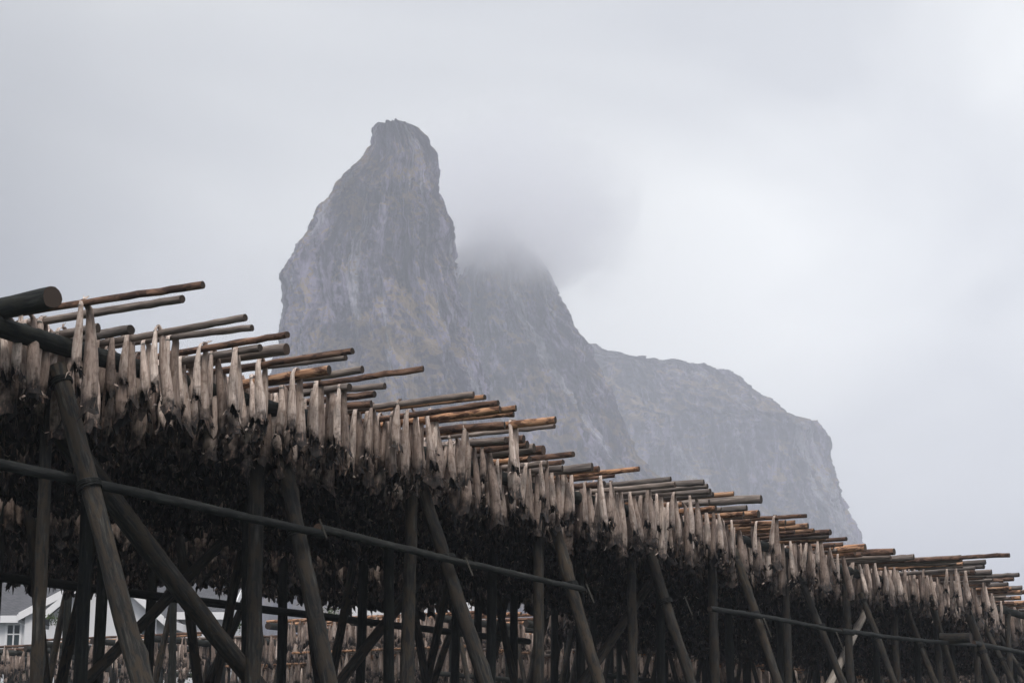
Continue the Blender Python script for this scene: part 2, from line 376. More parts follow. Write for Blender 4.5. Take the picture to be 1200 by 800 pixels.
# ------------------------------------------------------------------ logs
def log_mesh(name, length, r0, r1, seed, m, nseg=14, bend=.01, knots=3, wob=.05, step=.18):
    n = max(6, int(length / step)); rs = np.random.default_rng(seed)
    tz = np.linspace(0, 1, n); z = tz * length
    bx = bend * length * np.sin(tz * math.pi) * rs.uniform(-1, 1) + rs.normal(0, .002, n)
    by = bend * length * np.sin(tz * math.pi * 1.5) * rs.uniform(-1, 1) + rs.normal(0, .002, n)
    ang = np.linspace(0, 2 * math.pi, nseg, endpoint=False)
    pts_ = np.stack([np.tile(np.cos(ang) * 1.3, n), np.tile(np.sin(ang) * 1.3, n), np.repeat(z * 1.6, nseg)], 1)
    nn = vnoise(pts_ + seed * 3.7, seed % 97).reshape(n, nseg)
    rad = (r0 + (r1 - r0) * tz)[:, None] * (1 + wob * nn)
    for _ in range(knots):
        kz = rs.uniform(0, length); ka = rs.uniform(0, 2 * math.pi)
        da = np.abs((ang - ka + math.pi) % (2 * math.pi) - math.pi)
        rad += r0 * .35 * np.exp(-((z - kz) / .05) ** 2)[:, None] * np.exp(-(da / .5) ** 2)[None]
    x = bx[:, None] + rad * np.cos(ang); y = by[:, None] + rad * np.sin(ang); zz = np.repeat(z[:, None], nseg, 1)
    tilt0 = rs.uniform(-.25, .25); zz = zz.copy(); zz[0] += tilt0 * rad[0] * np.cos(ang)
    v = np.stack([x, y, zz], -1).reshape(-1, 3)
    f = []; mi = []
    for i in range(n - 1):
        for j in range(nseg):
            j2 = (j + 1) % nseg; f.append((i * nseg + j, i * nseg + j2, (i + 1) * nseg + j2, (i + 1) * nseg + j)); mi.append(0)
    b0 = len(v); v = np.vstack([v, v[:nseg] * [1, 1, 1], v[-nseg:]])
    f.append(tuple(reversed(range(b0, b0 + nseg)))); mi.append(1)
    f.append(tuple(range(b0 + nseg, b0 + 2 * nseg))); mi.append(1)
    me = mesh_from(name, v, f, [m, M['end']], mi)
    sm = np.ones(len(f), bool); sm[-2:] = False; me.polygons.foreach_set('use_smooth', sm); return me
SEED = [100]
def log(name, p0, p1, r0, r1, m, parent=None, **kw):
    SEED[0] += 1
    p0, p1 = Vector([float(q) for q in p0]), Vector([float(q) for q in p1]); d = p1 - p0
    tags = {k: kw.pop(k) for k in ('label', 'cat', 'group') if k in kw}
    me = log_mesh(name, d.length, r0, r1, SEED[0], m, **kw)
    o = link(name, me, **tags)
    q = d.to_track_quat('Z', 'Y'); base = Vector(parent.location) if parent else Vector((0, 0, 0))
    o.rotation_mode = 'QUATERNION'; o.rotation_quaternion = q; o.location = p0 - base
    if parent: o.parent = parent
    return o
def plank(name, p0, p1, wd, th, m, parent):
    p0, p1 = Vector([float(q) for q in p0]), Vector([float(q) for q in p1]); L_ = (p1 - p0).length
    me = box_mesh(name, (-wd / 2, -th / 2, 0), (wd / 2, th / 2, L_), m); me.name = name
    o = link(name, me); o.rotation_mode = 'QUATERNION'; o.rotation_quaternion = (p1 - p0).to_track_quat('Z', 'Y')
    o.location = p0 - Vector(parent.location); o.parent = parent
    md = o.modifiers.new('b', 'BEVEL'); md.width = .006; return o
def rack_root(p, label):
    o = bpy.data.objects.new('drying_rack', None); C.objects.link(o); o.location = [float(q) for q in p]
    o['label'] = label; o['category'] = 'rack'; o['group'] = 'timber fish drying racks'; return o

# ------------------------------------------------------------------ rack nearest the camera: frame
BH = 4.84                                              # centre height of the long beams
def beam_b(s): return .5 + .62 * min(1, max(0, (s - 1) / 7))
def back_b(s): return 4.75 + 1.6 * min(1, max(0, (s - 13) / 6)) + 3.2 * min(1, max(0, (s - 20) / 4))
rack1 = rack_root(P(0, 0, 0), 'nearest and largest log drying rack with slanted props, running down across the whole picture')
S_POST = [.26, 2.80, 5.18, 7.76, 10.10, 12.42, 14.92, 17.4, 19.6, 21.96, 24.4, 26.8, 29.2, 31.6, 34.0, 36.4, 38.8, 41.2, 43.6]
for bi, (b_, rr) in enumerate(((.45, .078), (2.45, .08), (4.5, .08))):
    s0 = -.75
    while s0 < 44:
        ln_ = random.uniform(4.6, 5.4); s1 = min(s0 + ln_, 44.5)
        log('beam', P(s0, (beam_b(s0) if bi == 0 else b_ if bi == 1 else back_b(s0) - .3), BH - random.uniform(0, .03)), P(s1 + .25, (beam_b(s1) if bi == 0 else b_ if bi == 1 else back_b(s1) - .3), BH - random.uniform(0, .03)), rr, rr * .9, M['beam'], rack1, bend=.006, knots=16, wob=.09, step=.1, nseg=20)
        s0 = s1 + .02
tops = [(70, 440), (320, 500), (495, 560), (640, 590), (757, 625), (860, 650), (940, 680), (1010, 700), (1060, 700), (1112, 668), (1140, 704), (1158, 722)]
foots = [(166, 800), (388, 800), (568, 800), (703, 800), (808, 800), (912, 800), (988, 800), (1048, 800), (1096, 800), (1166, 800), (1187, 800), (1206, 800)]
PROPS = []
prr = [.083, .08, .077, .076, .072, .068, .062, .06, .055, .085, .06, .06]
for k, s in enumerate(S_POST):
    rp = .052 if k == 0 else random.uniform(.062, .072)
    xx = px(P(s, .45, 3.6))[0]; bb_ = max(.9, beam_b(s)); sp_ = min(np.arange(s - .5, s + 2, .01), key=lambda q: abs(px(P(q, bb_, 3.6))[0] - xx))
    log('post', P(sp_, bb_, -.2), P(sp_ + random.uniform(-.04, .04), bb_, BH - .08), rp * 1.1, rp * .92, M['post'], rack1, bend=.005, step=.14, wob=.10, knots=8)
    ss = sp_ + .15 if k else s + .17
    if k < len(tops):
        a = at_s(*tops[k], ss); b2 = at_s(*foots[k], ss); d = b2 - a
        top_ = a - d * (.08 / np.linalg.norm(d)); ft = a + d * ((-.15 - a[2]) / d[2]); r_ = prr[k]
    else:
        top_ = P(ss, .35, 4.75); ft = P(ss, -.9, -.15); r_ = .07
    PROPS.append((ft, top_, r_))
    log('prop', ft, top_, r_ * 1.08, r_ * .85, M['post'], rack1, bend=.008, step=.14, nseg=16, wob=.10, knots=8)
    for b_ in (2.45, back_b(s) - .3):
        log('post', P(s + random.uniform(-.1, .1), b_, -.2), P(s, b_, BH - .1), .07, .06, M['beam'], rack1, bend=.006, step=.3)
    log('prop', P(s + .16, back_b(s) + 1., -.15), P(s + .16, back_b(s) - .15, BH - .15), .07, .055, M['post'], rack1, bend=.006, step=.3)
# lengthwise rails, lapped end to end
for (xa, ya), (xb, yb), r_ in [((-60, 532), (378, 624), .043), ((372, 618), (683, 691), .038), ((832, 713), (1000, 741), .036), ((985, 738), (1143, 757), .036), ((1141, 753), (1230, 770), .045)]:
    log('rail', at_b(xa, ya, .34), at_b(xb, yb, .34), r_, r_ * .85, M['rail'], rack1, bend=.003, knots=10, wob=.1, step=.1)
for x_, y_ in [(374, 612), (545, 656), (687, 688), (802, 702), (895, 728), (980, 744)]:
    plank('strap', at_b(x_, y_ - 4, .27), at_b(x_ + 9, y_ + 18, .25), .022, .006, M['pale'], rack1)
for b_ in ():
    s0 = -1.5
    while s0 < 33:
        log('rail', P(s0, b_, 3.6), P(s0 + 6, b_ + .02, 3.55 + random.uniform(-.1, .1)), .05, .045, M['beam'], rack1, bend=.006, step=.3); s0 += 6.03
ring = None
def lashing(c, axis, rad, parent, n=4):
    V = []; Fc = []; ns = 16
    for q in range(n):
        for i in range(ns):
            a = 2 * math.pi * i / ns
            for m_ in range(5):
                b_ = 2 * math.pi * m_ / 5; rr = rad + .006 + .009 * math.cos(b_)
                V.append((rr * math.cos(a), rr * math.sin(a), q * .019 + .009 * math.sin(b_) + .008 * math.sin(a + q)))
        k = q * ns * 5
        for i in range(ns):
            for m_ in range(5):
                Fc.append((k + i * 5 + m_, k + ((i + 1) % ns) * 5 + m_, k + ((i + 1) % ns) * 5 + (m_ + 1) % 5, k + i * 5 + (m_ + 1) % 5))
    o = link('lashing', mesh_from('lashing', V, Fc, [M['rail']])); o.rotation_mode = 'QUATERNION'
    o.rotation_quaternion = Vector(axis.tolist()).to_track_quat('Z', 'Y'); o.location = Vector(c.tolist()) - Vector(parent.location); o.parent = parent
for ft, top_, r_ in PROPS:
    d = (top_ - ft) / np.linalg.norm(top_ - ft); tt = (3.66 - ft[2]) / d[2]
    lashing(ft + d * tt, d, r_ * 1.04, rack1); lashing(top_ - d * .16, d, r_ * .9, rack1, 3)
# long diagonal brace at the near end and a few between the inner posts
a = at_b(0, 408, .95); b2 = at_b(300, 792, .95); d = (b2 - a) / (a[2] - b2[2])
log('brace', a - d * (4.86 - a[2]), a + d * (a[2] - .1), .095, .075, M['post'], rack1, bend=.006, nseg=16)
a = at_b(967, 806, 1.3); b2 = at_b(1016, 714, 1.3)
log('brace', a - (b2 - a) * .8, b2, .07, .06, M['pale'], rack1, bend=.006)
log('brace', P(11.9, 4.35, 4.6), P(7.9, 4.35, 1.4), .075, .065, M['post'], rack1, bend=.006)
log('brace', P(9.9, 2.3, 1.0), P(14.8, 2.3, 4.6), .07, .06, M['post'], rack1, bend=.006)
log('brace', P(2.9, 4.35, 1.0), P(7.6, 4.35, 4.6), .07, .06, M['post'], rack1, bend=.006)
log('brace', P(24.6, .6, 1.2), P(22.0, .6, 4.6), .07, .06, M['post'], rack1, bend=.006)
log('crosspiece', at_s(1102, 748, 22.1), at_s(1138, 747, 22.1), .10, .09, M['post'], rack1, knots=1)

# ------------------------------------------------------------------ rack nearest the camera: poles, measured tip by tip
ends = [(62, 348, 26, 'beam'), (238, 334, 9, 'brown'), (213, 350, 10, 'grey'), (288, 372, 9, 'grey'), (295, 384, 8, 'grey'), (337, 392, 8, 'brown'),
 (305, 407, 9, 'grey'), (336, 409, 14, 'grey'), (413, 411, 8, 'brown'), (405, 419, 7, 'grey'), (386, 433, 12, 'orange'), (425, 433, 9, 'grey'),
 (496, 432, 7, 'brown'), (451, 452, 8, 'grey'), (439, 462, 8, 'brown'), (555, 462, 8, 'grey'), (568, 465, 6, 'orange'), (584, 472, 7, 'brown'),
 (603, 478, 8, 'orange'), (586, 479, 8, 'orange'), (602, 485, 6, 'orange'), (651, 492, 9, 'orange'), (650, 499, 6, 'grey'), (614, 514, 10, 'brown'),
 (618, 520, 9, 'brown'), (626, 525, 11, 'grey'), (637, 527, 12, 'brown'), (672, 532, 7, 'brown'), (660, 541, 6, 'brown'), (694, 547, 10, 'grey'),
 (702, 549, 7, 'orange'), (749, 549, 6, 'orange'), (720, 557, 4, 'brown'), (786, 561, 6, 'grey'), (825, 565, 7, 'grey'), (829, 569, 6, 'grey'),
 (860, 578, 6, 'orange'), (891, 584, 10, 'grey'), (831, 588, 6, 'grey'), (875, 595, 7, 'grey'), (889, 602, 10, 'orange'), (945, 604, 5, 'brown'),
 (932, 612, 6, 'orange'), (947, 616, 7, 'orange'), (954, 621, 5, 'orange'), (973, 623, 7, 'brown'), (992, 631, 5, 'brown'), (988, 637, 5, 'brown'),
 (1014, 641, 9, 'orange'), (1048, 646, 8, 'brown'), (1071, 652, 7, 'grey'), (1126, 654, 9, 'grey'), (1183, 650, 5, 'brown'), (1155, 658, 6, 'grey'),
 (1153, 663, 6, 'grey'), (1162, 670, 7, 'grey'), (1194, 673, 5, 'grey'), (1188, 678, 5, 'brown'), (1181, 684, 5, 'grey'), (1198, 688, 5, 'grey'),
 (1208, 693, 5, 'brown'), (1196, 700, 5, 'orange'), (1201, 706, 6, 'orange')]
POLEMASS = []
poles = []
for (x, y, th, c) in ends:
    s, b_ = sb(at_h(x, y, 4.99)); z = px(P(s, b_, 4.99))[2]
    poles.append([s, b_, max(.026, th * z / F / 2), c, True])
poles.sort(key=lambda q: q[0])
for i in range(1, len(poles)):
    gap = poles[i][0] - poles[i - 1][0]; need = (poles[i][2] + poles[i - 1][2]) * .95
    if gap < need: poles[i][0] = poles[i - 1][0] + need
extra = []
for i in range(1, len(poles)):
    gap = poles[i][0] - poles[i - 1][0]; n = int(gap / .30)
    for k in range(1, n + 1 if gap / (n + 1) > .17 else n):
        f_ = k / (n + 1)
        b_ = max(poles[i][1], poles[i - 1][1]) + random.uniform(.02, .3) + (.75 if poles[i][0] < 3.4 else 0)
        extra.append([poles[i - 1][0] + gap * f_, b_, random.uniform(.028, .04), random.choice(['grey', 'brown', 'grey', 'orange']), False])
s_last = poles[-1][0] + .3
while s_last < 44:
    extra.append([s_last, random.uniform(-.2, .6), random.uniform(.026, .04), random.choice(['grey', 'brown', 'grey', 'orange']), False]); s_last += random.uniform(.24, .36)
poles = sorted(poles + extra, key=lambda q: q[0])
ORD = ['zeroth', 'first', 'second', 'third', 'fourth', 'fifth', 'sixth', 'seventh', 'eighth', 'ninth', 'tenth', 'eleventh', 'twelfth', 'thirteenth', 'fourteenth', 'fifteenth', 'sixteenth', 'seventeenth', 'eighteenth', 'nineteenth', 'twentieth']
def where(s, count={}):
    k = sum(1 for q in S_POST if q + .1 <= s)
    return k
COLN = {'grey': 'weathered grey', 'brown': 'brown barked', 'orange': 'orange barked', 'beam': 'thick dark'}
seen = {}
POLE_R = {}
for i, pl in enumerate(poles):
    s, b_, r_, c, meas = pl
    k = where(s); seen[k] = seen.get(k, 0) + 1; pl.append((k, seen[k]))
    place = (f'{ORD[seen[k]]} pole past the {ORD[k]} slanted prop' if k else f'{ORD[seen[k]]} pole, before the first slanted prop')
    h = 4.99 if meas else 4.97 - random.uniform(0, .03)
    far_h = 4.99 + random.uniform(-.03, .03)
    size = 'thick ' if r_ > .05 else 'thin ' if r_ < .03 else ''
    if c == 'beam': txt = 'thick dark log lying across the near end of the rack, topmost at the left edge'
    else: txt = f'{size}{COLN[c]} {place}' + (', tip jutting far out' if b_ < -.6 else '')
    tip = P(s, b_, h); back = P(s + random.uniform(-.06, .06), back_b(s) + random.uniform(0, .5), far_h)
    dd = back - tip; pl[1] = b_; pl.append((h, far_h))
    if s > 34.5: POLEMASS.append((tip, back, r_)); continue
    log('drying_pole', tip, back, r_, r_ * random.uniform(.85, 1.1), M[c], label=txt, cat='pole', group='poles laid across the nearest drying rack', bend=.007, knots=10, nseg=14, step=.10, wob=.09)

# ------------------------------------------------------------------ fish
def fish_template(seed, rings, segs, detail=True):
    """hanging split cod: tail looped over the pole (origin = top of the pole), body swelling to a ragged open collar"""
    rs = np.random.default_rng(seed)
    Ln = rs.uniform(.50, .66); wmax = rs.uniform(.038, .056); tmax = rs.uniform(.034, .050)
    t_ = np.linspace(0, 1, rings) ** .92
    kx = rs.uniform(-.02, .02); ky = rs.uniform(-.01, .03); tw = rs.uniform(-.5, .5); ph0 = rs.uniform(0, 6)
    arch = rs.uniform(.84, .92); gmax = rs.uniform(1.2, 2.2); flare = rs.uniform(.08, .42)
    V = []; al = []
    ang0 = rs.uniform(-.7, .7) - math.pi / 2 + math.pi     # opening roughly faces outwards (+y)
    jag = rs.normal(0, 1, segs)
    for i, t1 in enumerate(t_):
        if t1 < .10:
            a = t1 / .10; cy = .045 * math.sin(a * math.pi / 2); cz = .012 - .045 * (1 - math.cos(a * math.pi / 2))
        else:
            a = (t1 - .10) / .90; cy = .045 + ky * a + .012 * math.sin(a * 5 + ph0); cz = -.033 - Ln * a
        cx_ = kx * t1 + .010 * math.sin(t1 * 6 + ph0)
        W = np.interp(t1, [0, .05, .15, .35, .6, .8, .92, 1], [.42, .44, .50, .70, .95, 1, .90, .96 + flare]) * wmax
        T = np.interp(t1, [0, .05, .15, .35, .6, .8, .92, 1], [.28, .30, .45, .75, 1, 1.05, 1.1, 1.25 + flare]) * tmax
        gap = 0 if t1 < arch else gmax * ((t1 - arch) / (1 - arch)) ** .45
        for j in range(segs):
            u = j / (segs - 1); phi = ang0 + gap / 2 + u * (2 * math.pi - gap) + tw * t1
            x = cx_ + W * math.cos(phi) * (1 + .10 * math.sin(phi * 3 + ph0 + t1 * 5)); y = cy + T * math.sin(phi) * (1 + .08 * math.sin(phi * 2 + ph0))
            z = cz
            if t1 > .9: z += (t1 - .9) / .1 * (.022 * jag[j] + .03 * math.sin(phi * 2 + ph0))
            if t1 > .97: x *= 1 + .10 * jag[(j + 1) % segs]; y += .006 * jag[j - 2]
            V.append((x, y, z)); al.append(t1)
    V = np.array(V); n = len(V)
    # inner shell
    Vi = V.copy(); c_ = V.reshape(rings, segs, 3).mean(1).repeat(segs, 0)
    off = c_ - V; off[:, 2] = 0; l_ = np.linalg.norm(off, axis=1, keepdims=True) + 1e-6; Vi = V + off / l_ * np.minimum(.007, l_ * .4)
    Fq = []; mi = []
    for i in range(rings - 1):
        for j in range(segs - 1):
            a, b_, c2, d = i * segs + j, i * segs + j + 1, (i + 1) * segs + j + 1, (i + 1) * segs + j
            Fq.append((a, b_, c2, d)); mi.append(0)
            if t_[i + 1] > arch - .12: Fq.append((n + d, n + c2, n + b_, n + a)); mi.append(1)
        if t_[i + 1] > arch:                                  # lips of the belly cut
            a, d = i * segs, (i + 1) * segs
            Fq.append((a, d, n + d, n + a)); mi.append(0)
            a, d = i * segs + segs - 1, (i + 1) * segs + segs - 1
            Fq.append((d, a, n + a, n + d)); mi.append(0)
    i = rings - 1
    for j in range(segs - 1):
        a, b_ = i * segs + j, i * segs + j + 1
        Fq.append((a, n + a, n + b_, b_)); mi.append(0)
    V = np.vstack([V, Vi]); al = al + al
    # ragged flesh strips and fin roots around the collar
    def flap(base, tip, wd, a_):
        k = len(V_) ; base, tip = np.array(base), np.array(tip); d = tip - base; sd_ = np.cross(d, [0.3, 1, .2]); sd_ = sd_ / (np.linalg.norm(sd_) + 1e-6) * wd
        mid = (base + tip) / 2 + rs.normal(0, .008, 3)
        V_.extend([base - sd_, base + sd_, mid + sd_ * .8, mid - sd_ * .8, tip]); A_.extend([a_] * 5)
        F4.append((k, k + 1, k + 2, k + 3)); F3.append((k + 3, k + 2, k + 4))
    V_ = [tuple(q) for q in V]; A_ = list(al); F4 = []; F3 = []
    nf = 7 if detail else 3
    for _ in range(nf):
        j = rs.integers(0, segs); base = V[(rings - 1 - rs.integers(0, 2)) * segs + j]
        o_ = base - c_[-1]; o_[2] = 0; o_ /= np.linalg.norm(o_) + 1e-6
        tip = base + o_ * rs.uniform(.004, .05) + np.array([0, 0, rs.uniform(-.075, .01)])
        flap(base, tip, rs.uniform(.005, .013), rs.uniform(.7, 1))
    Vf = np.array(V_); faces = Fq + F4 + F3; mi = mi + [0] * (len(F4) + len(F3))
    return Vf, faces, mi, np.array(A_), Ln
HI = [fish_template(500 + i, 26, 20) for i in range(14)]
MID = [fish_template(700 + i, 12, 10, False) for i in range(10)]
LO = [fish_template(900 + i, 6, 6, False) for i in range(6)]
def fin_mesh(seed):
    rs = np.random.default_rng(seed); n = 6; V = []; Fc = []
    for i in range(n + 1):
        a = (i / n - .5) * rs.uniform(.9, 1.3); l_ = rs.uniform(.035, .085)
        V += [(.012 * math.sin(a), -.01, .002), (l_ * math.sin(a) * .8, -.012 - l_ * .35 + rs.normal(0, .006), .01 + l_ * math.cos(a))]
        V += [(V[-2][0], V[-2][1] - .003, V[-2][2]), (V[-1 - 0][0], V[-1][1] - .003, V[-1][2])]
    for i in range(n):
        k = i * 4; Fc += [(k, k + 4, k + 5, k + 1), (k + 2, k + 3, k + 7, k + 6), (k + 1, k + 5, k + 7, k + 3)]
    return mesh_from('tail_fin', V, Fc, [M['skin']])
FINS = [fin_mesh(30 + i) for i in range(6)]
def twine_mesh():
    V = []; Fc = []; n = 12
    for i in range(n):
        a = 2 * math.pi * i / n
        for q in range(5):
            b_ = 2 * math.pi * q / 5; rr = 1 + .12 * math.cos(b_)
            V.append((.021 * rr * math.cos(a), .047 + .017 * rr * math.sin(a), -.045 + .004 * math.sin(b_) + .003 * math.sin(2 * a)))
    for i in range(n):
        for q in range(5):
            Fc.append((i * 5 + q, ((i + 1) % n) * 5 + q, ((i + 1) % n) * 5 + (q + 1) % 5, i * 5 + (q + 1) % 5))
    m, t, b = mat('twine'); b.inputs['Base Color'].default_value = (.10, .13, .13, 1)
    return mesh_from('twine', V, Fc, [m])
TW = twine_mesh()
HM = []
for (V, Fq, mi, al, Ln) in HI:
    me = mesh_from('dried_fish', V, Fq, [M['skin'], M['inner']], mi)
    a = me.attributes.new('along', 'FLOAT', 'POINT'); a.data.foreach_set('value', al.astype(np.float32)); HM.append(me)

# measured tops of the fish that stand out in the front row
ftop = [(53, 365), (95, 352), (135, 387), (150, 384), (170, 397), (186, 380), (200, 396), (212, 410), (238, 397), (250, 408), (277, 404), (305, 422), (348, 433),
 (372, 441), (392, 454), (401, 443), (421, 471), (438, 469), (444, 470), (462, 478), (470, 466), (480, 480), (489, 482), (503, 480), (514, 486), (530, 508), (543, 490), (555, 513),
 (567, 520), (598, 492), (617, 535), (640, 535), (650, 546), (670, 554), (687, 560), (705, 553), (718, 563), (723, 562), (740, 573), (751, 574), (760, 568), (770, 575),
 (792, 572), (811, 575), (819, 582), (845, 610), (857, 605), (869, 618), (887, 607), (908, 602), (916, 630), (928, 628), (948, 630), (963, 628), (971, 643),
 (983, 642), (993, 635), (1002, 653), (1014, 655), (1025, 653), (1037, 657), (1050, 663), (1060, 663), (1067, 664), (1074, 664), (1084, 662), (1094, 675), (1110, 660),
 (1121, 660), (1131, 663), (1139, 663), (1154, 675), (1162, 690), (1175, 700), (1190, 709)]
per = {i: [] for i in range(len(poles))}
front = []
for (x, y) in ftop:
    s, b_ = sb(at_h(x, y, 5.035)); i = min(range(len(poles)), key=lambda q: abs(poles[q][0] - s) + .25 * len(per[q]) * 0)
    bb = b_for_x(poles[i][0], 4.9, x)
    if bb < poles[i][1] + .04: bb = poles[i][1] + .06
    if all(abs(bb - q) > .09 for q in per[i]): per[i].append(bb); front.append((poles[i][0], bb))
front.sort()
fs = np.array([q[0] for q in front]); fb = np.array([q[1] for q in front])
def front_b(s): m = np.abs(fs - s) < 1.2; return float(np.mean(fb[m])) if m.any() else .4
spots = []        # (s, b, h, side, pole index, rank)
for i, pl in enumerate(poles):
    s, b0, r_, c, meas, (k, kk), (h0, h1) = pl
    start = max(b0 + .12, front_b(s) + random.uniform(.06, .42))
    bs = list(per[i]); q = max(bs) + random.uniform(.11, .2) if bs and max(bs) > start - .3 else start
    if s < 0.05: q = max(q, .3)
    while q < back_b(s):
        if random.random() > (.46 if q < front_b(s) + .5 else .03): bs.append(q)
        q += random.uniform(.10, .17)
    bs.sort()
    for side in (-1, 1):
        for rk, b_ in enumerate(bs):
            hh = h0 + (h1 - h0) * (b_ - b0) / (5 - b0) + r_ * .95
            spots.append((s, b_ + (0 if side < 0 else random.uniform(-.03, .03)), hh, side, i, rk, r_))
# which fish show largest: near side of the poles, outermost first, nearest first
def score(q):
    z = px(P(q[0], q[1], q[2]))[2]; return (q[5] + (.0 if q[3] < 0 else 3.2)) * 1.0 + z * .05
vis = []
for q in spots:
    x, y, z = px(P(q[0], q[1], q[2] - .3))
    if -40 < x < 1230: vis.append(q)
vis.sort(key=score)
IND = vis[:292]; indset = set((q[0], q[1], q[3]) for q in IND)
def fish_matrix(q, scl, tilt):
    s, b_, h, side, i, rk, r_ = q
    # local x = along the pole, y = away from the pole
    X_ = Vector(DB.tolist()) * (1 if side > 0 else -1); Y_ = Vector(DL.tolist()) * (1 if side > 0 else -1); Z_ = Vector((0, 0, 1))
    m = Matrix((X_, Y_, Z_)).transposed().to_4x4()
    m = m @ Matrix.Rotation(tilt[0], 4, 'Y') @ Matrix.Rotation(tilt[1], 4, 'Z')
    yo = max(0, r_ - .03) * (1 if side > 0 else -1)
    pos = Vector(P(s + yo, b_, h).tolist())
    return Matrix.Translation(pos) @ m @ Matrix.Diagonal((scl[0], scl[1], scl[2], 1))
RANK = ['outermost', 'second', 'third', 'fourth', 'fifth', 'sixth', 'seventh', 'eighth', 'ninth', 'tenth', 'eleventh', 'twelfth', 'thirteenth', 'fourteenth']
used = set()
IND.sort(key=lambda q: (q[0], q[1]))
for n_, q in enumerate(IND):
    vi = random.randrange(len(HM))
    o = link('dried_fish', HM[vi])
    sc = random.uniform(.74, 1.04)
    o.matrix_world = fish_matrix(q, (sc * random.uniform(.78, 1.12), sc * random.uniform(.85, 1.15), sc), (random.gauss(0, .08), random.gauss(0, .4)))
    k, kk = poles[q[4]][5]; rk = q[5]
    slim = 'slim' if HI[vi][4] * sc > .62 else 'short' if HI[vi][4] * sc < .54 else 'pale'
    side = '' if q[3] < 0 else ', on its far side'
    base = (f'{RANK[min(rk, 13)]} fish from the tip on the {ORD[kk]} pole past the {ORD[k]} prop' if k else f'{RANK[min(rk, 13)]} fish from the tip on the {ORD[kk]} pole before the first prop') + side
    o['label'] = base; o['category'] = 'dried fish'; o['group'] = 'dried fish hanging from the nearest rack'
    z = px(P(q[0], q[1], q[2]))[2]
    if z < 24 and random.random() < .30 and rk < 2:
        f_ = link('tail_fin', FINS[random.randrange(6)], parent=o); f_.scale = (1, 1, random.uniform(.6, 1.3)); f_.rotation_euler = (random.uniform(-.6, .9), random.uniform(-.5, .5), 0)
    if z < 22 and rk < 2: link('twine', TW, parent=o)

def merge_fish(name, qs, temps, label, zs=1.12):
    vs = []; lps = []; sts = []; mis = []; tn = []; al = []; vo = 0; lo = 0
    prep = []
    for (V, Fq, mi, a_, Ln) in temps:
        lens = np.array([len(f) for f in Fq]); lp = np.concatenate([np.array(f) for f in Fq]); st = np.concatenate([[0], np.cumsum(lens)[:-1]])
        prep.append((V, lp, st, np.array(mi), a_))
    for q in qs:
        V, lp, st, mi, a_ = prep[random.randrange(len(prep))]
        sc = random.uniform(.85, 1.18)
        m = np.array(fish_matrix(q, (sc * random.uniform(.85, 1.25), sc * random.uniform(.9, 1.3), sc * zs), (random.gauss(0, .07), random.gauss(0, .6))))
        vs.append(V @ m[:3, :3].T + m[:3, 3]); lps.append(lp + vo); sts.append(st + lo); mis.append(mi)
        tn.append(np.full(len(V), (random.random() ** 2 * .42 if random.random() > .07 else .85))); al.append(a_); vo += len(V); lo += len(lp)  # shade inside the crowd put into low tints, a few pale ones as glints
    return vs, lps, sts, mis, tn, al
def build_stuff(name, parts_, label=None):
    V = []; Lp = []; St = []; Mi = []; T = []; A = []; vo = 0; lo = 0
    for (vs, lps, sts, mis, tn, al) in parts_:
        v = np.concatenate(vs); l = np.concatenate(lps); s_ = np.concatenate(sts)
        V.append(v); Lp.append(l + vo); St.append(s_ + lo); Mi.append(np.concatenate(mis)); T.append(np.concatenate(tn)); A.append(np.concatenate(al))
        vo += len(v); lo += len(l)
    me = mesh_np(name, np.concatenate(V), np.concatenate(Lp), np.concatenate(St), [M['skin_mass'], M['inner_mass']], np.concatenate(Mi), {'tint': np.concatenate(T), 'along': np.concatenate(A)})
    o = link(name, me, kind='stuff')
    if label: o['label'] = label; o['category'] = 'dried fish'
    return o
rest1 = [q for q in spots if (q[0], q[1], q[3]) not in indset and -120 < px(P(q[0], q[1], 4.6))[0] < 1300]
mass = [merge_fish('a', rest1, MID, '')]

